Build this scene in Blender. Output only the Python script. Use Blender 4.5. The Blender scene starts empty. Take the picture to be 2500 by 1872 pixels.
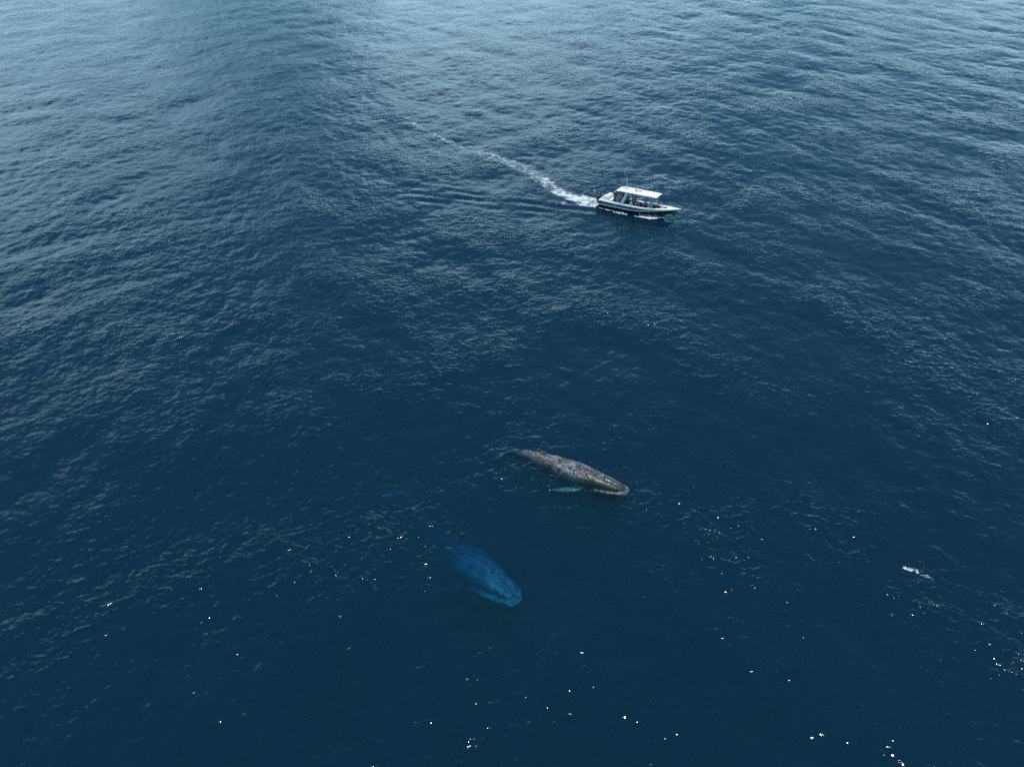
import bpy, bmesh, math, random
import numpy as np
from mathutils import Vector, Matrix

# ------------------------------------------------------------------ camera, sky, sun, exposure
scn = bpy.context.scene
col = scn.collection
cam_d = bpy.data.cameras.new('camera')
cam_d.sensor_fit = 'HORIZONTAL'; cam_d.sensor_width = 36.0
cam_d.lens = 36.0 * 1963.0 / 2500.0
cam_d.clip_start = 0.5; cam_d.clip_end = 20000.0
cam = bpy.data.objects.new('camera', cam_d); col.objects.link(cam)
CAM_H = 44.0
cam.location = (0, 0, CAM_H)
cam.rotation_euler = (math.radians(90 - 34.5), 0, 0)
scn.camera = cam

SUN_EL, SUN_AZ = math.radians(84.3), math.radians(102.0)      # azimuth clockwise from +Y (view direction)
world = bpy.data.worlds.new('World'); scn.world = world
world.use_nodes = True
wn = world.node_tree.nodes; wl = world.node_tree.links
wn.clear()
w_out = wn.new('ShaderNodeOutputWorld'); w_bg = wn.new('ShaderNodeBackground')
w_sky = wn.new('ShaderNodeTexSky'); w_sky.sky_type = 'NISHITA'
w_sky.sun_disc = False; w_sky.sun_elevation = SUN_EL; w_sky.sun_rotation = SUN_AZ
w_sky.altitude = 0; w_sky.air_density = 1.0; w_sky.dust_density = 0.3; w_sky.ozone_density = 5.0
w_bg.inputs['Strength'].default_value = 0.11
# broken cloud: one even noise field, thickening towards the horizon all round as seen at sea
def w_node(t, **kw):
    n = wn.new(t)
    for k, v in kw.items(): setattr(n, k, v)
    return n
w_tc = wn.new('ShaderNodeTexCoord'); w_map = wn.new('ShaderNodeMapping')
w_map.inputs['Scale'].default_value = (1.0, 1.0, 0.8)
w_map.inputs['Location'].default_value = (3.3, 17.1, 4.4)
w_noi = w_node('ShaderNodeTexNoise'); w_noi.inputs['Scale'].default_value = 2.4
w_noi.inputs['Detail'].default_value = 5.0; w_noi.inputs['Roughness'].default_value = 0.5
w_sep = wn.new('ShaderNodeSeparateXYZ')
w_hor = wn.new('ShaderNodeMapRange'); w_hor.interpolation_type = 'SMOOTHSTEP'
w_hor.inputs['From Min'].default_value = 0.0; w_hor.inputs['From Max'].default_value = 0.6
w_hor.inputs['To Min'].default_value = 0.22; w_hor.inputs['To Max'].default_value = 0.0
w_add = w_node('ShaderNodeMath', operation='ADD')
w_ramp = wn.new('ShaderNodeMapRange'); w_ramp.interpolation_type = 'SMOOTHSTEP'
w_ramp.inputs['From Min'].default_value = 0.53; w_ramp.inputs['From Max'].default_value = 0.80
w_ramp.inputs['To Min'].default_value = 0.09; w_ramp.inputs['To Max'].default_value = 0.9
w_mix = wn.new('ShaderNodeMix'); w_mix.data_type = 'RGBA'
wl.new(w_tc.outputs['Generated'], w_map.inputs['Vector'])
wl.new(w_tc.outputs['Generated'], w_sep.inputs[0]); wl.new(w_sep.outputs['Z'], w_hor.inputs['Value'])
wl.new(w_map.outputs['Vector'], w_noi.inputs['Vector'])
wl.new(w_noi.outputs['Fac'], w_add.inputs[0]); wl.new(w_hor.outputs['Result'], w_add.inputs[1])
wl.new(w_add.outputs[0], w_ramp.inputs['Value'])
wl.new(w_ramp.outputs['Result'], w_mix.inputs['Factor'])
w_tint = wn.new('ShaderNodeMix'); w_tint.data_type = 'RGBA'; w_tint.blend_type = 'MULTIPLY'
w_tint.inputs['Factor'].default_value = 1.0; w_tint.inputs['B'].default_value = (0.55, 1.0, 1.08, 1)   # the photograph's cool white balance
wl.new(w_sky.outputs['Color'], w_tint.inputs['A'])
wl.new(w_tint.outputs['Result'], w_mix.inputs['A'])
w_mix.inputs['B'].default_value = (9.6, 15.2, 18.6, 1)
wl.new(w_mix.outputs['Result'], w_bg.inputs['Color'])
wl.new(w_bg.outputs['Background'], w_out.inputs['Surface'])

sun_d = bpy.data.lights.new('sun', 'SUN'); sun_d.energy = 3.2; sun_d.angle = math.radians(0.53)
sun_d.color = (1.0, 0.985, 0.96)
sun = bpy.data.objects.new('sun', sun_d); col.objects.link(sun)
sv = Vector((math.sin(SUN_AZ) * math.cos(SUN_EL), math.cos(SUN_AZ) * math.cos(SUN_EL), math.sin(SUN_EL)))
sun.rotation_euler = sv.to_track_quat('Z', 'Y').to_euler()
sun.location = sv * 200

vs = scn.view_settings
vs.view_transform = 'Standard'; vs.look = 'None'; vs.gamma = 1.0; vs.use_curve_mapping = False
vs.exposure = 0.0
scn.cycles.use_denoising = False
scn.cycles.max_bounces = 8; scn.cycles.transparent_max_bounces = 16
scn.cycles.volume_bounces = 0
scn.cycles.caustics_reflective = False; scn.cycles.caustics_refractive = False
scn.cycles.sample_clamp_indirect = 4.0

# ------------------------------------------------------------------ helpers
def link(o, parent=None):
    col.objects.link(o)
    if parent is not None: o.parent = parent
    return o

def from_arrays(name, V, Fc, mat, parent=None, smooth=True):
    me = bpy.data.meshes.new(name)
    me.from_pydata([tuple(v) for v in V], [], [tuple(f) for f in Fc])
    me.update()
    if smooth: me.polygons.foreach_set('use_smooth', [True] * len(me.polygons))
    if mat is not None: me.materials.append(mat)
    return link(bpy.data.objects.new(name, me), parent)

def from_bm(name, bm, mat, parent=None, smooth=False):
    bmesh.ops.recalc_face_normals(bm, faces=bm.faces)
    me = bpy.data.meshes.new(name); bm.to_mesh(me); bm.free()
    if smooth: me.polygons.foreach_set('use_smooth', [True] * len(me.polygons))
    if mat is not None: me.materials.append(mat)
    return link(bpy.data.objects.new(name, me), parent)

def thing(name, label, cat, loc=(0, 0, 0), rot=(0, 0, 0), group=None):
    o = bpy.data.objects.new(name, None); col.objects.link(o)
    o.empty_display_size = 0.3
    o.location = loc; o.rotation_euler = rot
    o['label'] = label; o['category'] = cat
    if group: o['group'] = group
    return o

def box_bm(bm, c, s, rot=None, bevel=0.0):
    r = bmesh.ops.create_cube(bm, size=1.0)
    M = Matrix.Translation(c) @ (rot.to_4x4() if rot else Matrix.Identity(4)) @ Matrix.Diagonal((s[0], s[1], s[2], 1))
    bmesh.ops.transform(bm, matrix=M, verts=r['verts'])
    if bevel > 0:
        es = list({e for v in r['verts'] for e in v.link_edges})
        bmesh.ops.bevel(bm, geom=es, offset=bevel, segments=2, profile=0.6, affect='EDGES')

def tube_bm(bm, pts, rads, n=8, cap=True):
    pts = [Vector(p) for p in pts]
    if not hasattr(rads, '__len__'): rads = [rads] * len(pts)
    rings = []
    for i, p in enumerate(pts):
        t = (pts[min(i + 1, len(pts) - 1)] - pts[max(i - 1, 0)]).normalized()
        a = t.cross(Vector((0, 0, 1)))
        if a.length < 0.2: a = t.cross(Vector((0, 1, 0)))
        a.normalize(); b = t.cross(a)
        rings.append([bm.verts.new(p + (a * math.cos(2 * math.pi * k / n) + b * math.sin(2 * math.pi * k / n)) * rads[i]) for k in range(n)])
    for i in range(len(rings) - 1):
        for k in range(n):
            bm.faces.new((rings[i][k], rings[i][(k + 1) % n], rings[i + 1][(k + 1) % n], rings[i + 1][k]))
    if cap:
        bm.faces.new(rings[0][::-1]); bm.faces.new(rings[-1])

def ball_bm(bm, c, r, seg=10, rings=7, rot=None):
    q = bmesh.ops.create_uvsphere(bm, u_segments=seg, v_segments=rings, radius=1.0)
    r = r if hasattr(r, '__len__') else (r, r, r)
    M = Matrix.Translation(c) @ (rot.to_4x4() if rot else Matrix.Identity(4)) @ Matrix.Diagonal((r[0], r[1], r[2], 1))
    bmesh.ops.transform(bm, matrix=M, verts=q['verts'])

def fused(bm, voxel, smooth=4, fac=0.5):
    """merge overlapping shapes of a bmesh into one continuous skin, returned as a mesh"""
    bmesh.ops.recalc_face_normals(bm, faces=bm.faces)
    me = bpy.data.meshes.new('fused'); bm.to_mesh(me); bm.free()
    o = bpy.data.objects.new('fused', me); col.objects.link(o)
    m = o.modifiers.new('r', 'REMESH'); m.mode = 'VOXEL'; m.voxel_size = voxel
    if smooth:
        s = o.modifiers.new('s', 'SMOOTH'); s.iterations = smooth; s.factor = fac
    dg = bpy.context.evaluated_depsgraph_get(); dg.update()
    out = bpy.data.meshes.new_from_object(o.evaluated_get(dg))
    bpy.data.objects.remove(o); bpy.data.meshes.remove(me)
    out.polygons.foreach_set('use_smooth', [True] * len(out.polygons))
    return out

def principled(name, base, rough=0.5, metal=0.0, coat=0.0, vary=0.0, vscale=6.0, spec=0.5):
    m = bpy.data.materials.new(name); m.use_nodes = True
    nt = m.node_tree; b = nt.nodes['Principled BSDF']
    b.inputs['Roughness'].default_value = rough; b.inputs['Metallic'].default_value = metal
    b.inputs['Coat Weight'].default_value = coat; b.inputs['Specular IOR Level'].default_value = spec
    if vary > 0:
        tc = nt.nodes.new('ShaderNodeTexCoord'); n = nt.nodes.new('ShaderNodeTexNoise')
        n.inputs['Scale'].default_value = vscale; n.inputs['Detail'].default_value = 5
        mx = nt.nodes.new('ShaderNodeMix'); mx.data_type = 'RGBA'
        mx.inputs['A'].default_value = (*[c * (1 - vary) for c in base], 1)
        mx.inputs['B'].default_value = (*[min(1, c * (1 + vary)) for c in base], 1)
        nt.links.new(tc.outputs['Object'], n.inputs['Vector'])
        nt.links.new(n.outputs['Fac'], mx.inputs['Factor'])
        nt.links.new(mx.outputs['Result'], b.inputs['Base Color'])
    else:
        b.inputs['Base Color'].default_value = (*base, 1)
    return m

def smooth01(x, a, b):
    t = np.clip((x - a) / (b - a), 0, 1); return t * t * (3 - 2 * t)

# ------------------------------------------------------------------ the sea surface (sum of three wave bands)
class Band:
    def __init__(self, L, N, seed, lmin, lmax, mss, rot, dirs):
        rs = np.random.RandomState(seed)
        k1 = np.fft.fftfreq(N, L / N) * 2 * np.pi
        kx, ky = np.meshgrid(k1, k1, indexing='xy')
        k = np.hypot(kx, ky); k[0, 0] = 1
        th = np.arctan2(ky, kx) + rot
        D = np.zeros_like(k)
        for w, a, p in dirs:
            D += w * np.abs(np.cos((th - a) / 2)) ** p
        S = k ** -4.0 * D
        kmin, kmax = 2 * np.pi / lmax, 2 * np.pi / lmin
        S *= smooth01(np.log(k), np.log(kmin * 0.8), np.log(kmin * 1.2)) * (1 - smooth01(np.log(k), np.log(kmax * 0.8), np.log(kmax * 1.2)))
        S[0, 0] = 0
        A = np.sqrt(S) * (rs.normal(size=(N, N)) + 1j * rs.normal(size=(N, N)))
        h = np.fft.ifft2(A).real
        sx = np.fft.ifft2(1j * kx * A).real; sy = np.fft.ifft2(1j * ky * A).real
        g = math.sqrt(mss / float((sx ** 2 + sy ** 2).mean()))
        self.h = h * g
        self.dx = np.fft.ifft2(1j * kx / k * A).real * g
        self.dy = np.fft.ifft2(1j * ky / k * A).real * g
        self.L, self.N, self.rot = L, N, rot
    def sample(self, x, y):
        c, s = math.cos(self.rot), math.sin(self.rot)
        u = (x * c + y * s) / self.L * self.N; v = (-x * s + y * c) / self.L * self.N
        iu = np.floor(u).astype(np.int64); iv = np.floor(v).astype(np.int64)
        fu = u - iu; fv = v - iv
        def w(t):
            t2 = t * t; t3 = t2 * t
            return (-.5 * t3 + t2 - .5 * t, 1.5 * t3 - 2.5 * t2 + 1, -1.5 * t3 + 2 * t2 + .5 * t, .5 * t3 - .5 * t2)
        wu, wv = w(fu), w(fv)
        H = np.zeros_like(x); X = np.zeros_like(x); Y = np.zeros_like(x)
        for j in range(4):
            jj = (iv + j - 1) % self.N
            for i in range(4):
                idx = jj * self.N + (iu + i - 1) % self.N
                ww = wu[i] * wv[j]
                H += ww * self.h.ravel()[idx]; X += ww * self.dx.ravel()[idx]; Y += ww * self.dy.ravel()[idx]
        return H, X * c - Y * s, X * s + Y * c

DEG = math.pi / 180
# travel directions: one train with crests running away to the left, one to the right
D1, D2 = 35 * DEG, 140 * DEG
BANDS = [Band(211.0, 512, 11, 3.6, 22.0, 0.0014, 0.2, [(1.0, D1, 26), (0.7, D2, 22), (0.05, 90 * DEG, 2)]),
         Band(71.0, 512, 12, 0.9, 3.6, 0.0037, -0.35, [(1.0, D1, 8), (0.8, D2, 8), (0.25, 90 * DEG, 3)]),
         Band(19.7, 512, 13, 0.17, 0.9, 0.0125, 0.6, [(0.9, D1, 6), (0.9, D2, 6), (0.6, 90 * DEG, 2)])]

BOAT = dict(X=12.846, Y=109.257, psi=-0.5585, tau=0.023)
W1_HEAD = (9.3, 49.0)

def sea(x, y):
    """height and sideways shift of the water at rest position x, y (numpy arrays)"""
    r = np.maximum(np.hypot(x, y), 5.0)
    s = (r * r + CAM_H ** 2) / CAM_H / 1600.0              # grid spacing of the water mesh there
    f = [1 - smooth01(s, 2.5, 6.0), 1 - smooth01(s, 0.8, 2.6), 1 - smooth01(s, 0.22, 0.7)]
    h = np.zeros_like(x); dx = np.zeros_like(x); dy = np.zeros_like(x)
    # gusts: patches where ripples are stronger or weaker
    g = 1 + 0.25 * np.sin(x * .11 + 1.3 * np.sin(y * .07)) * np.sin(y * .09 + 1.1 * np.sin(x * .05 + 2))
    for i, (b, ff) in enumerate(zip(BANDS, f)):
        m = ff > 0
        if not m.any(): continue
        H, X, Y = b.sample(x[m], y[m])
        k = ff[m] * (g[m] if i else 1.0)
        h[m] += H * k; dx[m] += -X * k * 0.95; dy[m] += -Y * k * 0.95
    # wash of the boat: diverging wave trains either side of the wake
    c, sn = math.cos(BOAT['psi']), math.sin(BOAT['psi'])
    bx = (x - BOAT['X']) * c + (y - BOAT['Y']) * sn; by = -(x - BOAT['X']) * sn + (y - BOAT['Y']) * c
    s_ = 9.0 - bx
    for sgn, amp in ((-1, 0.075), (1, 0.04)):
        d = by * sgn
        e = smooth01(s_, 4, 14) * (1 - smooth01(s_, 26, 46)) * np.exp(-((d - 0.30 * s_ - 0.6) / (1.6 + .09 * s_)) ** 2)
        h += amp * e * (0.55 + 0.45 * np.sin(s_ * .5 + d * .9)) * np.sin((d * 0.86 + s_ * -0.30 + .35 * np.sin(s_ * .31 + d * .4)) * 2 * math.pi / 2.3)
    # rings pushed out by the whale's head
    q = np.hypot(x - W1_HEAD[0], y - W1_HEAD[1])
    h += 0.014 * np.exp(-((q - 2.6) / 1.6) ** 2) * np.sin(q * 2 * math.pi / 0.75)
    # short ripples lapping along the whale's flanks
    ax, ay, bx2, by2 = 8.6, 49.4, 0.2, 53.9
    tt = np.clip(((x - ax) * (bx2 - ax) + (y - ay) * (by2 - ay)) / ((bx2 - ax) ** 2 + (by2 - ay) ** 2), 0, 1)
    dd = np.hypot(x - ax - tt * (bx2 - ax), y - ay - tt * (by2 - ay))
    h += 0.022 * np.exp(-((dd - 1.5) / 0.8) ** 2) * np.sin(dd * 2 * math.pi / 0.5 + 1.5 * np.sin(x * 1.9) + 1.3 * np.sin(y * 2.3)) * (.5 + .5 * np.sin(x * 1.1 + y * .7))
    return h, dx, dy

def sea_points(x, y, lift=0.0):
    x = np.asarray(x, float); y = np.asarray(y, float)
    h, dx, dy = sea(x, y)
    return np.stack([x + dx, y + dy, h + lift], -1)

def build_water():
    m = bpy.data.materials.new('sea_water'); m.use_nodes = True
    nt = m.node_tree; N = nt.nodes; Lk = nt.links; N.clear()
    out = N.new('ShaderNodeOutputMaterial')
    tc = N.new('ShaderNodeTexCoord')
    def noise(scale, detail, stretch, rz, off=0.0):
        mp = N.new('ShaderNodeMapping'); mp.vector_type = 'TEXTURE'
        mp.inputs['Rotation'].default_value = (0, 0, rz); mp.inputs['Scale'].default_value = (1, stretch, 1)
        mp.inputs['Location'].default_value = (off, off * 1.7, 0)
        n = N.new('ShaderNodeTexNoise'); n.inputs['Scale'].default_value = scale
        n.inputs['Detail'].default_value = detail; n.inputs['Roughness'].default_value = 0.5
        Lk.new(tc.outputs['Object'], mp.inputs['Vector']); Lk.new(mp.outputs['Vector'], n.inputs['Vector'])
        return n.outputs['Fac']
    def mth(op, a, b=None, clamp=False):
        n = N.new('ShaderNodeMath'); n.operation = op; n.use_clamp = clamp
        for i, v in enumerate((a, b)):
            if v is None: continue
            if isinstance(v, (int, float)): n.inputs[i].default_value = v
            else: Lk.new(v, n.inputs[i])
        return n.outputs[0]
    def crests(scale, stretch, rz, sharp, off):
        """short steep wavelets: narrow ridges with calm water between them"""
        n = noise(scale, 2, stretch, rz, off)
        r = mth('SUBTRACT', 1.0, mth('MULTIPLY', mth('ABSOLUTE', mth('SUBTRACT', n, 0.5)), sharp), True)
        r = mth('MULTIPLY', mth('MULTIPLY', r, r), mth('SUBTRACT', 3.0, mth('MULTIPLY', r, 2.0)))
        gate = mth('MULTIPLY', mth('SUBTRACT', noise(scale * .8, 2, stretch * .7, rz + .3, off + 13), 0.38), 4.0, True)
        return mth('MULTIPLY', r, gate)
    h = mth('ADD', mth('MULTIPLY', crests(0.95, 2.0, 66 * DEG, 9.5, 3.0), 0.032), mth('MULTIPLY', crests(0.8, 2.2, 112 * DEG, 9.0, 41.0), 0.036))
    h = mth('ADD', h, mth('MULTIPLY', crests(1.9, 1.8, 92 * DEG, 9.0, 77.0), 0.015))
    h = mth('ADD', h, mth('MULTIPLY', noise(5.0, 2, 1.6, 80 * DEG), 0.006))
    # cat's paws and calmer lanes between them
    gust = mth('ADD', mth('MULTIPLY', noise(0.055, 3, 2.2, 70 * DEG, 9.0), 2.6), -0.62)
    h = mth('MULTIPLY', h, mth('MINIMUM', mth('MAXIMUM', gust, 0.38), 1.15))
    # ripples ride on the crests of the longer waves
    sw = N.new('ShaderNodeAttribute'); sw.attribute_name = 'swell'
    h = mth('MULTIPLY', h, mth('ADD', mth('MULTIPLY', sw.outputs['Fac'], 1.15), 0.42))
    b2 = N.new('ShaderNodeBump'); b2.inputs['Strength'].default_value = 1.0; b2.inputs['Distance'].default_value = 1.0
    Lk.new(h, b2.inputs['Height'])
    fr = N.new('ShaderNodeFresnel'); fr.inputs['IOR'].default_value = 1.333
    gl = N.new('ShaderNodeBsdfGlossy'); gl.inputs['Roughness'].default_value = 0.085
    tr = N.new('ShaderNodeBsdfTransparent'); mx = N.new('ShaderNodeMixShader')
    Lk.new(b2.outputs['Normal'], fr.inputs['Normal']); Lk.new(b2.outputs['Normal'], gl.inputs['Normal'])
    Lk.new(fr.outputs['Fac'], mx.inputs['Fac']); Lk.new(tr.outputs[0], mx.inputs[1]); Lk.new(gl.outputs[0], mx.inputs[2])
    Lk.new(mx.outputs[0], out.inputs['Surface'])
    # clear blue ocean: strong red absorption, weak blue-green scattering
    sc = N.new('ShaderNodeVolumeScatter'); ab = N.new('ShaderNodeVolumeAbsorption'); ad = N.new('ShaderNodeAddShader')
    sig_s = (0.006, 0.037, 0.041); sig_a = (0.75, 0.25, 0.115)
    d = max(sig_s); sc.inputs['Density'].default_value = d
    sc.inputs['Color'].default_value = (*[v / d for v in sig_s], 1)
    d = max(sig_a) * 1.001; ab.inputs['Density'].default_value = d
    ab.inputs['Color'].default_value = (*[1 - v / d for v in sig_a], 1)
    Lk.new(sc.outputs[0], ad.inputs[0]); Lk.new(ab.outputs[0], ad.inputs[1]); Lk.new(ad.outputs[0], out.inputs['Volume'])

    # graded grid: fine where the picture is, coarse out to the horizon
    dmin, dmax = 62.5 * DEG, 7.6 * DEG
    dl = []; a = dmin
    while a > dmax:
        dl.append(a); y = CAM_H / math.tan(a)
        a -= (1.0 if y < 70 else 0.8 if y < 140 else 0.62) / 800.0
    ys = CAM_H / np.tan(np.array(dl))
    yn = ys[0]; yf = ys[-1]
    ynear = [yn - 0.6 * (1.5 ** k - 1) for k in range(1, 24)]
    yfar = [yf + 6 * (1.4 ** k - 1) for k in range(1, 20)]
    ys = np.concatenate([np.array(ynear[::-1]), ys, np.array(yfar)])
    nc = 1080
    u = np.linspace(-1, 1, nc)
    ue = [1 + 0.004 * (1.45 ** k - 1) for k in range(1, 26)]
    u = np.concatenate([-np.array(ue[::-1]), u, np.array(ue)])
    wy = 22.0 + 0.615 * np.clip(ys, 15, yf * 1.05)
    Xg = u[None, :] * wy[:, None]; Yg = np.repeat(ys[:, None], len(u), 1)
    R, Cn = Xg.shape
    P = sea_points(Xg.ravel(), Yg.ravel()).astype(np.float32)
    edge = np.zeros((R, Cn), bool); edge[0] = edge[-1] = True; edge[:, 0] = edge[:, -1] = True
    P[edge.ravel()] = np.stack([Xg, Yg, 0 * Xg], -1).reshape(-1, 3)[edge.ravel()]
    idx = np.arange(R * Cn).reshape(R, Cn)
    q = np.stack([idx[:-1, :-1], idx[:-1, 1:], idx[1:, 1:], idx[1:, :-1]], -1).reshape(-1, 4)
    # sides and sea-deep floor closing the body of water
    loop = np.concatenate([idx[0, :], idx[1:, -1], idx[-1, -2::-1], idx[-2:0:-1, 0]])
    nb = len(loop); base = R * Cn
    low = P[loop].copy(); low[:, 2] = -90.0
    V = np.concatenate([P, low])
    side = np.stack([loop, base + np.arange(nb), base + (np.arange(nb) + 1) % nb, np.roll(loop, -1)], -1)
    nq = len(q) + nb
    me = bpy.data.meshes.new('sea')
    me.vertices.add(len(V)); me.vertices.foreach_set('co', V.ravel())
    floor = (base + np.arange(nb))[::-1]
    lv = np.concatenate([q.ravel(), side.ravel(), floor])
    me.loops.add(len(lv)); me.loops.foreach_set('vertex_index', lv.astype(np.int32))
    me.polygons.add(nq + 1)
    st = np.concatenate([np.arange(nq) * 4, [nq * 4]]).astype(np.int32)
    me.polygons.foreach_set('loop_start', st)
    sm = np.zeros(nq + 1, bool); sm[:len(q)] = True
    me.polygons.foreach_set('use_smooth', sm)
    me.update(calc_edges=True); me.validate()
    rr = np.maximum(np.hypot(Xg, Yg).ravel(), 5.0)
    ha = BANDS[0].sample(Xg.ravel(), Yg.ravel())[0]
    swell = np.clip(0.45 + 0.42 * ha / BANDS[0].h.std(), 0, 1.15)
    swell = np.where(rr < 400, swell, .45)
    at = me.attributes.new('swell', 'FLOAT', 'POINT')
    at.data.foreach_set('value', np.concatenate([swell, np.full(len(me.vertices) - len(swell), .45)]).astype(np.float32))
    me.materials.append(m)
    o = link(bpy.data.objects.new('sea', me)); o['kind'] = 'structure'
    o['label'] = 'dark blue rippled open sea filling the whole view'
    return o
build_water()

# ------------------------------------------------------------------ whales
def whale_skin(name, dark, light, amount, film_shine, soft=(.42, .68), tail_fade=False):
    m = bpy.data.materials.new(name); m.use_nodes = True
    nt = m.node_tree; N = nt.nodes; L = nt.links; b = N['Principled BSDF']
    at = N.new('ShaderNodeAttribute'); at.attribute_name = 'rest'
    pale = N.new('ShaderNodeAttribute'); pale.attribute_name = 'pale'
    wet = N.new('ShaderNodeAttribute'); wet.attribute_name = 'wash'
    n1 = N.new('ShaderNodeTexNoise'); n1.inputs['Scale'].default_value = 1.6; n1.inputs['Detail'].default_value = 6; n1.inputs['Roughness'].default_value = 0.62
    mp = N.new('ShaderNodeMapping'); mp.inputs['Scale'].default_value = (0.55, 1.3, 1.3)
    L.new(at.outputs['Vector'], mp.inputs['Vector']); L.new(mp.outputs['Vector'], n1.inputs['Vector'])
    r1 = N.new('ShaderNodeMapRange'); r1.inputs['From Min'].default_value = soft[0]; r1.inputs['From Max'].default_value = soft[1]
    L.new(n1.outputs['Fac'], r1.inputs['Value'])
    # lacy water over the back: its sky reflections painted pale along warped ridges
    wp = N.new('ShaderNodeTexNoise'); wp.inputs['Scale'].default_value = 2.6; wp.inputs['Detail'].default_value = 3
    L.new(at.outputs['Vector'], wp.inputs['Vector'])
    wa = N.new('ShaderNodeMixRGB'); wa.blend_type = 'ADD'; wa.inputs['Fac'].default_value = 0.55
    L.new(at.outputs['Vector'], wa.inputs[1]); L.new(wp.outputs['Color'], wa.inputs[2])
    def ridge(scale, k):
        n = N.new('ShaderNodeTexNoise'); n.inputs['Scale'].default_value = scale; n.inputs['Detail'].default_value = 2
        L.new(wa.outputs[0], n.inputs['Vector'])
        d = N.new('ShaderNodeMath'); d.operation = 'SUBTRACT'; d.inputs[1].default_value = .5; L.new(n.outputs['Fac'], d.inputs[0])
        e = N.new('ShaderNodeMath'); e.operation = 'ABSOLUTE'; L.new(d.outputs[0], e.inputs[0])
        r = N.new('ShaderNodeMapRange'); r.interpolation_type = 'SMOOTHSTEP'; r.inputs['From Max'].default_value = 1.0 / k; r.inputs['To Min'].default_value = 1.0; r.inputs['To Max'].default_value = 0.0
        L.new(e.outputs[0], r.inputs['Value']); return r
    ra, rb = ridge(2.3, 11.0), ridge(5.5, 8.0)
    r2 = N.new('ShaderNodeMath'); r2.operation = 'MULTIPLY_ADD'; r2.inputs[1].default_value = .6; r2.use_clamp = True
    L.new(rb.outputs[0], r2.inputs[0]); L.new(ra.outputs[0], r2.inputs[2])
    n3 = N.new('ShaderNodeTexNoise'); n3.inputs['Scale'].default_value = 1.1; n3.inputs['Detail'].default_value = 3
    L.new(at.outputs['Vector'], n3.inputs['Vector'])
    r3 = N.new('ShaderNodeMapRange'); r3.inputs['From Min'].default_value = 0.34; r3.inputs['From Max'].default_value = 0.58
    L.new(n3.outputs['Fac'], r3.inputs['Value'])
    f1 = N.new('ShaderNodeMath'); f1.operation = 'MULTIPLY'; L.new(r2.outputs[0], f1.inputs[0]); L.new(wet.outputs['Fac'], f1.inputs[1])
    f2 = N.new('ShaderNodeMath'); f2.operation = 'MULTIPLY'; L.new(f1.outputs[0], f2.inputs[0]); L.new(r3.outputs[0], f2.inputs[1])
    a1 = N.new('ShaderNodeMath'); a1.operation = 'MULTIPLY'; a1.inputs[1].default_value = amount; L.new(r1.outputs[0], a1.inputs[0])
    a2 = N.new('ShaderNodeMath'); a2.operation = 'MULTIPLY_ADD'; a2.inputs[1].default_value = film_shine
    L.new(f2.outputs[0], a2.inputs[0]); L.new(a1.outputs[0], a2.inputs[2])
    # scratched, barnacled pale skin on lips and flippers
    n4 = N.new('ShaderNodeTexNoise'); n4.inputs['Scale'].default_value = 5.0; n4.inputs['Detail'].default_value = 5
    L.new(at.outputs['Vector'], n4.inputs['Vector'])
    r4 = N.new('ShaderNodeMapRange'); r4.inputs['From Min'].default_value = 0.34; r4.inputs['From Max'].default_value = 0.6
    L.new(n4.outputs['Fac'], r4.inputs['Value'])
    p1 = N.new('ShaderNodeMath'); p1.operation = 'MULTIPLY'; L.new(pale.outputs['Fac'], p1.inputs[0]); L.new(r4.outputs[0], p1.inputs[1])
    a2.use_clamp = True
    if tail_fade:        # hind body darkened in colour to paint its fade into deeper water
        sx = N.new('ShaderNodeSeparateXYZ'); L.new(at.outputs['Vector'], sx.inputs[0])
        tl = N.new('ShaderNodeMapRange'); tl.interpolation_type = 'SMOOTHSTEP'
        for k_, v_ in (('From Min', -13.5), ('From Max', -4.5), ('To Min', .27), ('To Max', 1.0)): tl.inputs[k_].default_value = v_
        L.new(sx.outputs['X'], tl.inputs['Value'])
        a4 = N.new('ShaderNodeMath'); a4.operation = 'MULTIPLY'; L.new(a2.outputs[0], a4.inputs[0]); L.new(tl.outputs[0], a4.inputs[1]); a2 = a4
    mx = N.new('ShaderNodeMix'); mx.data_type = 'RGBA'
    mx.inputs['A'].default_value = (*dark, 1); mx.inputs['B'].default_value = (*light, 1)
    L.new(a2.outputs[0], mx.inputs['Factor'])
    m2 = N.new('ShaderNodeMix'); m2.data_type = 'RGBA'; m2.clamp_factor = True; m2.inputs['B'].default_value = (.46, .41, .37, 1)
    L.new(mx.outputs['Result'], m2.inputs['A']); L.new(p1.outputs[0], m2.inputs['Factor']); L.new(m2.outputs['Result'], b.inputs['Base Color'])
    bp = N.new('ShaderNodeBump'); bp.inputs['Strength'].default_value = 0.9; bp.inputs['Distance'].default_value = 0.05
    n5 = N.new('ShaderNodeTexNoise'); n5.inputs['Scale'].default_value = 6.0; n5.inputs['Detail'].default_value = 3
    L.new(at.outputs['Vector'], n5.inputs['Vector'])
    ad = N.new('ShaderNodeMath'); ad.operation = 'MULTIPLY_ADD'; ad.inputs[1].default_value = 0.5
    L.new(f2.outputs[0], ad.inputs[0]); L.new(n5.outputs['Fac'], ad.inputs[2])
    L.new(ad.outputs[0], bp.inputs['Height']); L.new(bp.outputs['Normal'], b.inputs['Normal'])
    rg = N.new('ShaderNodeMapRange'); rg.inputs['To Min'].default_value = .24; rg.inputs['To Max'].default_value = .12
    L.new(pale.outputs['Fac'], rg.inputs['Value']); L.new(rg.outputs[0], b.inputs['Roughness'])
    return m

def interp(t, tab, j):
    return float(np.interp(t, [r[0] for r in tab], [r[j] for r in tab]))

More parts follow.
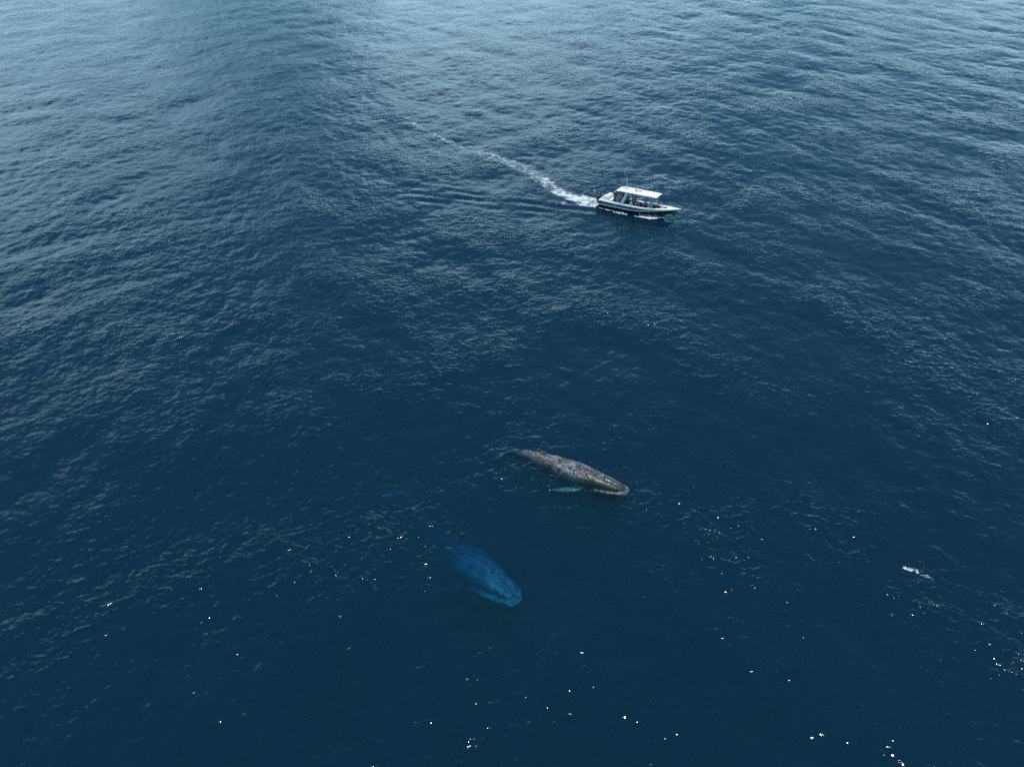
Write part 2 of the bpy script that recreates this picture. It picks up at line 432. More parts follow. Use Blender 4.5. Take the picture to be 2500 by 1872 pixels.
BODY = [(0.00, .013, .004, .016), (0.015, .030, .009, .020), (0.05, .047, .016, .026), (0.10, .058, .026, .045), (0.15, .069, .038, .08),
        (0.20, .084, .050, .105), (0.28, .101, .066, .118), (0.36, .108, .076, .118), (0.45, .104, .078, .11), (0.55, .090, .072, .094),
        (0.65, .069, .062, .076), (0.75, .047, .051, .058), (0.83, .030, .040, .044), (0.90, .018, .029, .032), (0.95, .014, .018, .02), (1.0, .011, .009, .01)]
JAW = [(-0.028, .020, .006, .012), (-0.015, .040, .008, .026), (0.02, .058, .010, .045), (0.06, .069, .012, .066), (0.12, .080, .014, .085), (0.19, .089, .014, .1), (0.26, .092, .01, .108)]

def loft(bm, tab, L, zoff, n_rings=60, n=28, p=2.2, clamp_ends=True):
    t0, t1 = tab[0][0], tab[-1][0]; rings = []
    for i in range(n_rings + 1):
        f = i / n_rings
        t = t0 + (t1 - t0) * (f ** 1.35)
        w, up, dn = interp(t, tab, 1) * L, interp(t, tab, 2) * L, interp(t, tab, 3) * L
        ring = []
        for k in range(n):
            a = 2 * math.pi * k / n; c, s = math.cos(a), math.sin(a)
            cy = math.copysign(abs(c) ** (2 / p), c) * w
            cz = math.copysign(abs(s) ** (2 / p), s) * (up if s > 0 else dn)
            ring.append(bm.verts.new((-t * L, cy, cz + zoff(t) * L)))
        rings.append(ring)
    for i in range(n_rings):
        for k in range(n):
            bm.faces.new((rings[i][k], rings[i][(k + 1) % n], rings[i + 1][(k + 1) % n], rings[i + 1][k]))
    bm.faces.new(rings[0][::-1]); bm.faces.new(rings[-1])

def blade(bm, sections, n=14):
    """thin foil lofted through sections (leading point, trailing point, half thickness)"""
    rings = []
    for le, te, th in sections:
        le, te = Vector(le), Vector(te); ch = te - le; ring = []
        for k in range(n):
            a = 2 * math.pi * k / n
            u = 0.5 - 0.5 * math.cos(a); z = math.sin(a) * th * (1.25 - 0.6 * u)
            ring.append(bm.verts.new(le + ch * u + Vector((0, 0, z))))
        rings.append(ring)
    for i in range(len(rings) - 1):
        for k in range(n):
            bm.faces.new((rings[i][k], rings[i][(k + 1) % n], rings[i + 1][(k + 1) % n], rings[i + 1][k]))
    bm.faces.new(rings[0][::-1]); bm.faces.new(rings[-1])

def whale(name, label, L, tip, heading, bend, depth, roll, mat, fin_sweep, voxel, seed, girth=1.0, fin=.30, chord=1.0, lip=.75, fluke=.75, waver=0.0, rugged=0.0):
    rnd = random.Random(seed)
    bm = bmesh.new()
    loft(bm, BODY, L, lambda t: 0.0)
    loft(bm, JAW, L, lambda t: -0.022 - 0.10 * max(0, t), n_rings=26)
    # ridge up the rostrum, splash guard before the blowholes, lip ridges, knobs
    tube_bm(bm, [(-L * t, 0, L * (interp(t, BODY, 2) - .001)) for t in (0.01, 0.05, 0.1, 0.15)], [L * .004, L * .006, L * .007, L * .009])
    for s in (-1, 1):
        ball_bm(bm, (-L * 0.178, s * L * .011, L * .048), (L * .022, L * .010, L * .011))
        tube_bm(bm, [(-L * t, s * L * (interp(t, JAW, 1) * .97), L * (-0.014 - .10 * max(0, t))) for t in (-.02, .0, .04, .08, .12, .16, .20)],
                [L * .004, L * .006, L * .007, L * .008, L * .008, L * .007, L * .004])
        for t in (.02, .04, .06, .08, .10, .125, .15):
            ball_bm(bm, (-L * t, s * L * interp(t, BODY, 1) * .8, L * interp(t, BODY, 2) * .72), L * .0055, 8, 6)
        for t in (.03, .055, .08, .11):
            ball_bm(bm, (-L * t, s * L * interp(t, BODY, 1) * .42, L * interp(t, BODY, 2) * .93), L * .0045, 8, 6)
        ball_bm(bm, (-L * 0.205, s * L * .084, -L * .022), L * .008, 8, 6)
    # low hooked fin and the knuckles behind it
    blade_pts = [(-L * .60, 0, L * .06), (-L * .635, 0, L * .094), (-L * .668, 0, L * .082), (-L * .67, 0, L * .055)]
    q = [bm.verts.new(Vector(p) + Vector((0, d * L, 0))) for d in (-.006, .006) for p in blade_pts]
    for f in ((0, 1, 2, 3), (7, 6, 5, 4), (0, 4, 5, 1), (1, 5, 6, 2), (2, 6, 7, 3), (3, 7, 4, 0)): bm.faces.new([q[i] for i in f])
    for t in (.70, .74, .78, .82, .86): ball_bm(bm, (-L * t, 0, L * interp(t, BODY, 2)), (L * .012, L * .006, L * .006), 8, 6)
    # flukes
    for s in (-1, 1):
        sec = []
        for f, le, te in ((0.0, -.925, -1.0), (.18, -.945, -1.012), (.4, -.965, -1.024), (.62, -.985, -1.032), (.82, -1.01, -1.04), (.95, -1.035, -1.05), (1.0, -1.05, -1.056)):
            z = -0.02 * L * f * f
            sec.append(((le * L, s * f * .165 * L, z), (te * L, s * f * .165 * L, z), L * (.012 - .0095 * f)))
        blade(bm, sec)
    # long flippers with a knobbed leading edge
    for s in (-1, 1):
        sec = []
        sw = fin_sweep[0 if s < 0 else 1]
        d = Vector((-math.sin(sw[0]) * math.cos(sw[1]), s * math.cos(sw[0]) * math.cos(sw[1]), -math.sin(sw[1])))
        fwd = Vector((math.cos(sw[0]), s * math.sin(sw[0]), 0)); root = Vector((-.285 * L, s * .082 * L, -.045 * L))
        for i in range(15):
            f = i / 14
            c = (.036 + .020 * math.sin(min(1, f * 1.5) * math.pi * .6)) * (1 - f ** 3.2 * .82) * chord
            knob = .0035 * math.cos(f * 9 * 2 * math.pi) * (1 - f * .5)
            mid = root + d * (f * fin * L) - fwd * (f * f * .05 * L)
            sec.append((mid + fwd * (c * .45 + knob) * L, mid - fwd * c * .55 * L, L * (.0125 - .0095 * f)))
        blade(bm, sec)
    me = fused(bm, voxel, smooth=5, fac=0.45)
    n = len(me.vertices); co = np.empty(n * 3, np.float32); me.vertices.foreach_get('co', co); co = co.reshape(-1, 3)
    t = -co[:, 0] / L; y = co[:, 1] / L; z = co[:, 2] / L
    bw = np.interp(t, [r[0] for r in BODY], [r[1] for r in BODY])
    pale = np.zeros(n, np.float32)
    lipz = -0.014 - .10 * np.maximum(0, t)
    lw = np.interp(t, [r[0] for r in JAW], [r[1] for r in JAW])
    pale += (np.abs(z - lipz) < .010) * (np.abs(y) > lw * .72) * (t < .215) * lip
    pale += ((np.hypot(t - .178, (np.abs(y) - .013)) < .018) & (z > .046)) * 0.5
    pale += (np.abs(np.abs(y) - bw * .62) < .004) * (t > .03) * (t < .17) * (z > .012) * 0.45
    pale += (np.abs(y) > np.maximum(bw, .03) * 1.1 + .012) * (t > .2) * (t < .62) * 0.9
    pale += (t > .93) * (np.abs(y) > .028) * fluke
    pale += (t < .035) * (z < .0) * (z > -.05) * .5
    wash = smooth01(t, .16, .36) * (1 - smooth01(t, .97, 1.0)) * smooth01(z, -.07, .0)
    rest = co.copy(); co[:, 1] *= 1 - (1 - girth) * smooth01(t, .08, .3)
    if rugged:           # lumps of skin and running water on the back
        a_, b_ = rest[:, 0] * 2.6, rest[:, 1] * 3.2
        n_ = np.sin(a_ + 2.1 * np.sin(b_ * 1.3 + 1)) * np.sin(b_ * 1.7 + 1.9 * np.sin(a_ * .8)) + .6 * np.sin(a_ * 2.3 + 1.7 * np.sin(b_ * 2.1)) * np.sin(b_ * 2.9 + a_ * .7)
        co[:, 2] += rugged * n_ * wash
    # lay the straight body along its bent spine
    ts = np.linspace(-.05, 1.08, 400); hd = heading + np.interp(ts, bend[0], bend[1]) * DEG
    px = np.concatenate([[0], np.cumsum(-np.cos(hd[:-1]) * np.diff(ts) * L)]); py = np.concatenate([[0], np.cumsum(-np.sin(hd[:-1]) * np.diff(ts) * L)])
    i0 = np.argmin(np.abs(ts)); px -= px[i0]; py -= py[i0]
    zz = np.interp(ts, depth[0], depth[1])
    k = 25; zz = np.convolve(np.pad(zz, k, 'edge'), np.ones(2 * k + 1) / (2 * k + 1), 'valid')
    pit = np.arctan2(-np.gradient(zz), np.gradient(ts) * L)
    H = np.interp(t, ts, hd); X = np.interp(t, ts, px); Y = np.interp(t, ts, py); Z = np.interp(t, ts, zz); Pt = np.interp(t, ts, pit)
    rl = np.interp(t, roll[0], roll[1]) * DEG
    yy = co[:, 1] * np.cos(rl) - co[:, 2] * np.sin(rl); z2 = co[:, 1] * np.sin(rl) + co[:, 2] * np.cos(rl)
    new = np.stack([X - np.sin(H) * yy - np.cos(H) * np.sin(Pt) * z2, Y + np.cos(H) * yy - np.sin(H) * np.sin(Pt) * z2, Z + np.cos(Pt) * z2], -1).astype(np.float32)
    if waver: new[:, :2] += waver * np.stack([np.sin(new[:, 1] * 5.1 + 2 * np.sin(new[:, 0] * 2.3)), np.sin(new[:, 0] * 4.3 + 2 * np.sin(new[:, 1] * 3.1))], -1)
    me.vertices.foreach_set('co', new.ravel())
    a = me.attributes.new('rest', 'FLOAT_VECTOR', 'POINT'); a.data.foreach_set('vector', rest.ravel())
    a = me.attributes.new('pale', 'FLOAT', 'POINT'); a.data.foreach_set('value', np.clip(pale, 0, 1).astype(np.float32))
    a = me.attributes.new('wash', 'FLOAT', 'POINT'); a.data.foreach_set('value', wash.astype(np.float32))
    me.update(); me.materials.append(mat)
    me.name = name
    o = link(bpy.data.objects.new(name, me)); o.location = (tip[0], tip[1], 0)
    o['label'] = label; o['category'] = 'whale'
    print('whale', len(me.polygons))
    return o

skin_a = whale_skin('wet_grey_whale_skin', (0.026, 0.023, 0.023), (0.25, 0.24, 0.24), 0.10, 0.85)
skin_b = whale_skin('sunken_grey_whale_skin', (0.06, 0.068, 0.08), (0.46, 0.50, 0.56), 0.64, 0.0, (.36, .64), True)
whale('whale', 'grey whale at the surface, wet back and head showing above the water', 11.9,
      (9.15, 49.0), -30 * DEG, ([-.05, .25, .5, 1.05], [-3, -3, -1, 3]),
      ([-.05, .05, .2, .4, .6, .8, .95, 1.06], [-.05, -.12, -.34, -.60, -.64, -.56, -.9, -1.6]),
      ([0, .3, .7, 1], [-6, -5, -3, 0]), skin_a, ((0.80, 0.14), (0.5, 0.75)), 0.052, 3, girth=.80, fin=.23, chord=1.4, fluke=.12, rugged=.06)
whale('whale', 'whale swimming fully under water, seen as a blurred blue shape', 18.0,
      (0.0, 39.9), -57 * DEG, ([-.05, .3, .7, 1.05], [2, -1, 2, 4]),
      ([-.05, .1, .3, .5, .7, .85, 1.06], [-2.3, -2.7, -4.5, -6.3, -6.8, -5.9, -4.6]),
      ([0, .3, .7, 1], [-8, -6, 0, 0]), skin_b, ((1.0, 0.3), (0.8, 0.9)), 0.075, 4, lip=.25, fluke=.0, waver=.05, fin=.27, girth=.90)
# ------------------------------------------------------------------ the tour boat
M = dict(
    white=principled('white_gelcoat', (0.80, 0.80, 0.79), 0.3, vary=0.04, vscale=2.0),
    white_roof=principled('white_roof_paint', (0.82, 0.82, 0.81), 0.4, vary=0.03, vscale=1.5),
    navy=principled('navy_hull_paint', (0.012, 0.065, 0.12), 0.25, vary=0.15, vscale=1.5),
    rail=principled('grey_blue_rubber', (0.50, 0.60, 0.65), 0.5, vary=0.1),
    bottom=principled('dark_hull_paint', (0.018, 0.016, 0.016), 0.35, vary=0.3),
    liner=principled('dark_grey_liner', (0.035, 0.042, 0.045), 0.6, vary=0.2),
    deck=principled('grey_deck_paint', (0.10, 0.12, 0.13), 0.7, vary=0.2),
    black=principled('black_plastic', (0.012, 0.014, 0.014), 0.35),
    chrome=principled('painted_tube', (0.62, 0.66, 0.68), 0.35),
    pale=principled('pale_grey_moulding', (0.42, 0.48, 0.50), 0.4, vary=0.05),
    glass=principled('tinted_plastic', (0.10, 0.14, 0.15), 0.08),
    hatch=principled('grey_hatch', (0.36, 0.36, 0.35), 0.5, vary=0.08),
    slate=principled('slate_blue_print', (0.06, 0.11, 0.15), 0.5),
    red=principled('faded_red_print', (0.72, 0.22, 0.19), 0.5),
    cushion=principled('dark_cushion', (0.03, 0.045, 0.06), 0.7),
)
BM = Matrix.Translation((BOAT['X'], BOAT['Y'], 0.02)) @ Matrix.Rotation(BOAT['psi'], 4, 'Z') @ Matrix.Rotation(-BOAT['tau'], 4, 'Y')

def sheer_z(x): return 1.07 + 0.50 * max(0.0, (x - 6.0) / 5.9) ** 1.9
def half_b(x): return max(0.05, 1.237 * (1 - max(0.0, (x - 4.6) / 7.3) ** 2.5)) * (0.94 + 0.06 * min(1, x / 2))
def band_h(x):
    t = min(1, max(0, (x - 4.5) / 5.6)); return 0.34 * (1 - t * t * (3 - 2 * t))
# named lengthwise lines of the hull: forward end, height, half breadth
LINES = {
    'in_low': (11.45, lambda f: sheer_z(f) - 0.12, lambda f: max(0.03, half_b(f) - 0.32)),
    'in_top': (11.5, lambda f: sheer_z(f) - 0.004, lambda f: max(0.035, half_b(f) - 0.30)),
    'top': (11.9, lambda f: sheer_z(f), lambda f: half_b(f) - 0.02),
    'out': (11.9, lambda f: sheer_z(f) - 0.03, lambda f: half_b(f)),
    'gun_low': (11.82, lambda f: sheer_z(f) - 0.19, lambda f: half_b(f) - 0.005),
    'band_top': (11.8, lambda f: sheer_z(f) - 0.19, lambda f: half_b(f) - 0.03),
    'band_low': (11.6, lambda f: sheer_z(f) - 0.20 - band_h(f), lambda f: half_b(f) - 0.035),
    'rail_low': (11.25, lambda f: sheer_z(f) - 0.35 - band_h(f), lambda f: max(.04, half_b(f) - 0.05)),
    'chine': (9.95, lambda f: 0.10 + 0.30 * max(0, (f - 7) / 4.9) ** 2, lambda f: max(.03, half_b(f) * 0.86)),
    'keel': (8.9, lambda f: -0.5, lambda f: 0.015),
}
NU = 60
def hull_line(n, s):
    xe, zf, bf = LINES[n]
    return [(xe * u, s * bf(11.9 * u), zf(11.9 * u)) for u in [1 - (1 - i / NU) ** 1.3 for i in range(NU + 1)]]

def strips(bm, names, s):
    rows = [[bm.verts.new(p) for p in hull_line(n, s)] for n in names]
    for a, b in zip(rows, rows[1:]):
        for i in range(NU):
            bm.faces.new((a[i], a[i + 1], b[i + 1], b[i]))
    return rows

def build_boat():
    root = thing('tour_boat', 'white and navy open tour boat with a long white canopy, carrying people over the sea', 'boat')
    root.matrix_world = BM
    # hull shell, transom included
    bm = bmesh.new()
    ends = []
    for s in (-1, 1):
        r = strips(bm, ['band_top', 'band_low', 'rail_low', 'chine', 'keel'], s); ends.append(r)
    a = [r[0] for r in ends[0]]; b = [r[0] for r in ends[1]]
    for i in range(len(a) - 1): bm.faces.new((a[i], a[i + 1], b[i + 1], b[i]))
    a = [r[-1] for r in ends[0]]; b = [r[-1] for r in ends[1]]
    for i in range(len(a) - 1): bm.faces.new((a[i], b[i], b[i + 1], a[i + 1]))
    hull = from_bm('hull', bm, M['bottom'], root, True)
    for s in (-1, 1):
        # navy band, proud of the shell
        bm = bmesh.new()
        xe1, z1, b1 = LINES['band_top']; xe2, z2, b2 = LINES['band_low']
        rows = []
        for n, dz in (('band_top', -.004), ('band_low', .0)):
            rows.append([bm.verts.new((x, y + s * .012, z + dz)) for x, y, z in hull_line(n, s)[2:]])
        for i in range(NU - 2): bm.faces.new((rows[0][i], rows[0][i + 1], rows[1][i + 1], rows[1][i]))
        band = from_bm('side_panel', bm, M['navy'], root, True)
        # rub rail
        bm = bmesh.new()
        lo, hi = hull_line('rail_low', s), hull_line('band_low', s)
        rows = []
        for k, (f, o) in enumerate(((0, .006), (.12, .045), (.5, .062), (.88, .045), (1, .006))):
            rows.append([bm.verts.new((l[0] + (h[0] - l[0]) * f, l[1] + (h[1] - l[1]) * f + s * o, l[2] + (h[2] - l[2]) * f)) for l, h in zip(lo, hi)])
        for p, q in zip(rows, rows[1:]):
            for i in range(NU): bm.faces.new((p[i], p[i + 1], q[i + 1], q[i]))
        bm.faces.new([r[0] for r in rows]); bm.faces.new([r[-1] for r in rows])
        from_bm('rub_rail', bm, M['rail'], root, True)
        # gunwale cap
        bm = bmesh.new(); r = strips(bm, ['gun_low', 'out', 'top', 'in_top', 'in_low'], s)
        bm.faces.new([q[0] for q in r])
        gw = from_bm('gunwale', bm, M['white'], root, False)
        bm = bmesh.new(); box_bm(bm, (5.02, s * (half_b(5.0) - .11), sheer_z(5.0) - .04), (.035, .236, .12))
        from_bm('joint_strip', bm, M['liner'], gw)
        bm = bmesh.new(); box_bm(bm, (7.85, s * (half_b(7.85) - .12), sheer_z(7.85) + .03), (1.05, .26, .075), Matrix.Rotation(-s * .06, 3, 'Z') @ Matrix.Rotation(-.05, 3, 'Y'), .02)
        from_bm('boarding_step', bm, M['white'], gw)
        # inner liner
        bm = bmesh.new()
        up = [(x, y + s * .0, z + .001) for x, y, z in hull_line('in_low', s)]
        lo = [(x * .97, y * .93, min(.46, z - .2)) for x, y, z in up]
        A = [bm.verts.new(p) for p in up]; Bv = [bm.verts.new(p) for p in lo]
        for i in range(NU): bm.faces.new((A[i], A[i + 1], Bv[i + 1], Bv[i]))
        from_bm('inner_liner', bm, M['liner'], root, True)
    # deck
    bm = bmesh.new()
    L_, R_ = [[bm.verts.new((x * .975, y * .97 + s * .05, .44)) for x, y, z in hull_line('in_low', s)] for s in (-1, 1)]
    for i in range(NU): bm.faces.new((L_[i], L_[i + 1], R_[i + 1], R_[i]))
    from_bm('deck', bm, M['deck'], root)
    # foredeck: crowned white beak
    bm = bmesh.new(); rows = []
    for x in np.linspace(10.0, 11.83, 12):
        w = max(.02, half_b(x) - .10); z = sheer_z(x)
        rows.append([bm.verts.new((x, w * v, z + .012 + .20 * (1 - v * v) * (1 - (x - 10) / 2.0))) for v in np.linspace(-1, 1, 9)])
    for p, q in zip(rows, rows[1:]):
        for k in range(8): bm.faces.new((p[k], p[k + 1], q[k + 1], q[k]))
    lowr = [bm.verts.new((10.0, v.co.y, v.co.z - .16)) for v in rows[0]]
    for k in range(8): bm.faces.new((rows[0][k], rows[0][k + 1], lowr[k + 1], lowr[k]))
    fd = from_bm('foredeck', bm, M['white'], root, False)
    bm = bmesh.new(); box_bm(bm, (11.0, 0, sheer_z(11.0) + .09), (.28, .05, .05), None, .015)
    from_bm('cleat', bm, M['chrome'], fd)
    # stern: transom board, moulded locker with sloped back, step
    bm = bmesh.new(); box_bm(bm, (.10, 0, .86), (.14, 2.0, .36), None, .03); from_bm('transom_board', bm, M['white'], root)
    bm = bmesh.new()
    prof = [(.16, 1.04), (.42, 1.30), (.68, 1.52), (.90, 1.62), (1.25, 1.62), (1.40, 1.56), (1.42, .5), (.16, .5)]
    ring = []
    for y, k in ((-.80, .93), (-.72, 1.0), (.72, 1.0), (.80, .93)):
        ring.append([bm.verts.new((.8 + (x - .8) * k, y, .5 + (z - .5) * k)) for x, z in prof])
    for p, q in zip(ring, ring[1:]):
        for i in range(len(prof)): bm.faces.new((p[i], p[(i + 1) % 8], q[(i + 1) % 8], q[i]))
    bm.faces.new(ring[0][::-1]); bm.faces.new(ring[-1])
    lk = from_bm('stern_locker', bm, M['white'], root)
    bm = bmesh.new(); box_bm(bm, (1.63, 0, .80), (.40, 1.5, .68), None, .03); from_bm('stern_seat', bm, M['white'], root)
    bm = bmesh.new(); box_bm(bm, (1.425, -.1, 1.05), (.012, .7, .55), None, .004); from_bm('locker_door', bm, M['pale'], lk)
    # outboard motor
    om = bpy.data.objects.new('outboard_motor', None); link(om, root); om.location = (-.50, -.25, .06)
    bm = bmesh.new(); ball_bm(bm, (0, 0, 1.42), (.52, .32, .36), 18, 12)
    for v in bm.verts:
        v.co.z = 1.42 + (v.co.z - 1.42) * (1.0 if v.co.z > 1.42 else .8)
        v.co.x += (v.co.z - 1.42) * -.25
    from_bm('cowl', bm, M['black'], om, True)
    bm = bmesh.new(); tube_bm(bm, [(.03, 0, 1.25), (0, 0, .9), (-.02, 0, .3), (-.02, 0, -.35)], [.24, .19, .12, .09], 12); from_bm('leg', bm, M['black'], om, True)
    bm = bmesh.new(); box_bm(bm, (.28, 0, .95), (.30, .34, .28), None, .04); from_bm('bracket', bm, M['black'], om)
    for s in (-1, 1):
        for (x0, x1, z0) in ((-.40, -.02, 1.47), (-.02, .34, 1.36)):
            bm = bmesh.new(); g = [[], []]
            for i in range(7):
                x = x0 + (x1 - x0) * i / 6
                for j, dz in enumerate((-.03, .03)):
                    z = z0 + dz; xx = x + (z - 1.42) * .25; zn = (z - 1.42) / (.36 if z > 1.42 else .288)
                    y = .32 * math.sqrt(max(.02, 1 - (xx / .52) ** 2 - zn ** 2)) + .006
                    g[j].append(bm.verts.new((x, s * y, z)))
            for i in range(6): bm.faces.new((g[0][i], g[0][i + 1], g[1][i + 1], g[1][i]))
            from_bm('cowl_stripe', bm, M['white'], om, True)
    # canopy roof
    bm = bmesh.new(); x0, x1, w, zr = 2.50, 8.62, .945, 2.80
    def crown(x, y): return zr + .075 - .055 * (y / w) ** 2 - .16 * max(0, (x0 + .75 - x) / .75) ** 2 - .03 * max(0, (x - 7.6)) ** 2
    def half_w(x):
        d = min(x - x0, x1 - x); r = .30 if x - x0 < x1 - x else .16
        return w - (r - math.sqrt(max(0, r * r - max(0, r - d) ** 2)))
    xs = sorted(set([round(x0 + .30 * (1 - math.cos(k * .2243)), 4) for k in range(8)] + [round(x1 - .16 * (1 - math.cos(k * .2618)), 4) for k in range(7)] + [x0 + .4 + k * .3 for k in range(18)]))
    vv = [-1, -.985, -.9, -.6, -.3, 0, .3, .6, .9, .985, 1]
    top = [[bm.verts.new((x, half_w(x) * v, crown(x, half_w(x) * v) - (.02 if abs(v) == 1 else 0))) for v in vv] for x in xs]
    bot = [[bm.verts.new((x, half_w(x) * v, crown(x, half_w(x) * v) - .085)) for v in vv] for x in xs]
    for i in range(len(xs) - 1):
        for k in range(10):
            bm.faces.new((top[i][k], top[i + 1][k], top[i + 1][k + 1], top[i][k + 1])); bm.faces.new((bot[i][k], bot[i][k + 1], bot[i + 1][k + 1], bot[i + 1][k]))
        for k in (0, 10): bm.faces.new((top[i][k], top[i + 1][k], bot[i + 1][k], bot[i][k]))
    for i in (0, -1):
        for k in range(10): bm.faces.new((top[i][k], top[i][k + 1], bot[i][k + 1], bot[i][k]))
    roof = from_bm('canopy_roof', bm, M['white_roof'], root, True)
    md = roof.modifiers.new('edges', 'EDGE_SPLIT'); md.split_angle = 35 * DEG
    def sheet(name, poly, mat, par, dz):
        bm = bmesh.new(); lo = [bm.verts.new((x, y, crown(x, y) + dz - .012)) for x, y in poly]; hi = [bm.verts.new((x, y, crown(x, y) + dz)) for x, y in poly]
        bm.faces.new(hi); bm.faces.new(lo[::-1])
        for i in range(len(poly)): bm.faces.new((lo[i], lo[(i + 1) % len(poly)], hi[(i + 1) % len(poly)], hi[i]))
        return from_bm(name, bm, mat, par)
    sheet('roof_hatch', [(3.00, .02), (3.92, .02), (3.92, .56), (3.00, .56)], M['hatch'], roof, .02)
    em = sheet('roof_emblem', [(4.62, .50), (5.00, .52), (5.62, -.38), (5.42, -.40)], M['slate'], roof, .018)
    sheet('emblem_flag', [(5.20, .48), (6.02, .50), (5.98, .02), (5.70, -.30), (5.62, -.10)], M['red'], em, .021)
    bm = bmesh.new(); box_bm(bm, ((x0 + x1) / 2 + .1, 0, zr - .115), (4.9, 1.6, .03)); from_bm('roof_lining', bm, M['pale'], roof)
    bm = bmesh.new(); tube_bm(bm, [(3.45, .72, 2.80), (3.40, .72, 3.5), (3.28, .73, 4.45)], [.034, .028, .018], 6); from_bm('antenna', bm, M['chrome'], roof)
    # arched side pillars
    for s in (-1, 1):
        bm = bmesh.new(); rows = []
        for i in range(13):
            f = i / 12
            xc = 3.42 + .80 * f ** 0.75; z = 1.05 + 1.74 * f; wd = .62 - .34 * f ** .8; y = s * (1.12 - .22 * f ** 1.5)
            rows.append([bm.verts.new(p) for p in ((xc - wd / 2, y - s * .05, z), (xc + wd / 2, y - s * .05, z), (xc + wd / 2, y + s * .05, z), (xc - wd / 2, y + s * .05, z))])
        for p, q in zip(rows, rows[1:]):
            for k in range(4): bm.faces.new((p[k], p[(k + 1) % 4], q[(k + 1) % 4], q[k]))
        bm.faces.new(rows[0][::-1]); bm.faces.new(rows[-1])
        from_bm('arch_pillar', bm, M['pale'], root, False)
        bm = bmesh.new(); tube_bm(bm, [(1.2, s * .72, 1.55), (1.9, s * .82, 2.2), (2.55, s * .85, 2.74)], .028, 8); from_bm('aft_stay', bm, M['chrome'], root, True)
        # ladder-like forward posts
        lad = bpy.data.objects.new('boarding_ladder', None); link(lad, root)
        for x in (7.62, 8.02):
            bm = bmesh.new(); tube_bm(bm, [(x, s * .97, 1.12), (x - .02, s * .93, 2.0), (x - .06, s * .84, 2.78)], .032, 8); from_bm('post', bm, M['chrome'], lad, True)
        for z in (1.32, 1.60):
            bm = bmesh.new(); tube_bm(bm, [(7.62, s * .96, z), (8.02, s * .96, z)], .026, 8); from_bm('rung', bm, M['chrome'], lad, True)
    # helm console with raked screen
    con = bpy.data.objects.new('helm_console', None); link(con, root); con.location = (4.85, -.30, .44)
    bm = bmesh.new(); pr = [(-.34, 0), (.30, 0), (.18, .95), (-.10, 1.02), (-.30, .78)]
    A = [bm.verts.new((x, -.42, z)) for x, z in pr]; Bv = [bm.verts.new((x, .42, z)) for x, z in pr]
    for i in range(5): bm.faces.new((A[i], A[(i + 1) % 5], Bv[(i + 1) % 5], Bv[i]))
    bm.faces.new(A[::-1]); bm.faces.new(Bv); from_bm('console_body', bm, M['pale'], con)
    bm = bmesh.new(); box_bm(bm, (.08, 0, 1.24), (.02, .74, .5), Matrix.Rotation(-.35, 3, 'Y')); from_bm('windscreen', bm, M['glass'], con)
    for y in (-.39, .39):
        bm = bmesh.new(); tube_bm(bm, [(.16, y, .95), (-.02, y, 1.5), (-.28, y * 1.5, 2.32)], .03, 8); from_bm('screen_post', bm, M['white'], con, True)
    bm = bmesh.new(); n = 20
    pts = [(-.36 + .07 * math.cos(a), .17 * math.sin(a), .86 + .16 * math.cos(a)) for a in [2 * math.pi * k / n for k in range(n + 1)]]
    tube_bm(bm, pts, .018, 6, False); from_bm('steering_wheel', bm, M['black'], con, True)
    # seating
    def seat(x, y, sx, sy, h, back=None):
        e = bpy.data.objects.new('bench_seat', None); link(e, root); e.location = (x, y, .44)
        bm = bmesh.new(); box_bm(bm, (0, 0, h / 2 - .04), (sx, sy, h - .08), None, .02); from_bm('seat_base', bm, M['pale'], e)
        bm = bmesh.new(); box_bm(bm, (0, 0, h - .03), (sx + .04, sy + .04, .09), None, .03); from_bm('seat_cushion', bm, M['cushion'], e)
        if back:
            bm = bmesh.new(); box_bm(bm, (back, 0, h + .22), (.09, sy, .48), Matrix.Rotation(-.15, 3, 'Y'), .03); from_bm('backrest', bm, M['pale'], e)
    seat(4.02, -.30, .45, .8, .55)
    seat(5.62, -.25, .30, .95, .62, -.12)
    seat(6.55, .30, .50, 1.0, .44, -.24)
    seat(7.40, .25, .50, 1.1, .44, -.24)
    seat(9.05, .15, .70, .9, .40)
    # faint pale mark on the navy side
    for k, (xa, xb) in enumerate(((2.35, 2.62), (2.68, 2.86))):
        bm = bmesh.new(); zc = sheer_z(2.5) - .30
        q = [bm.verts.new((x, -(half_b(x) - .0325 + .006 + .014), z)) for x, z in ((xa, zc - .035), (xb, zc - .035), (xb + .03, zc + .035), (xa + .03, zc + .035))]
        bm.faces.new(q); from_bm('hull_mark', bm, M['rail'], root)
    return root
build_boat()

# ------------------------------------------------------------------ people on board
SK = principled('skin', (0.42, 0.25, 0.18), 0.5, vary=0.1, vscale=8)
HAIR = {k: principled('hair_' + k, c, 0.6, vary=0.25, vscale=30) for k, c in dict(dark=(.012, .010, .009), brown=(.07, .04, .02), fair=(.26, .18, .09)).items()}
def cloth(name, c): return principled('cloth_' + name, c, 0.8, vary=0.15, vscale=10)
CL = {k: cloth(k, c) for k, c in dict(black=(.010, .011, .012), charcoal=(.04, .045, .05), olive=(.20, .22, .17), greyblue=(.13, .17, .20), teal=(.16, .24, .23),
      navy=(.012, .018, .04), mauve=(.26, .19, .24), grey=(.30, .31, .32), pink=(.62, .40, .37), white=(.78, .78, .76), cream=(.62, .62, .50), wine=(.10, .03, .03)).items()}
EYE = principled('eye', (.03, .02, .02), 0.2)

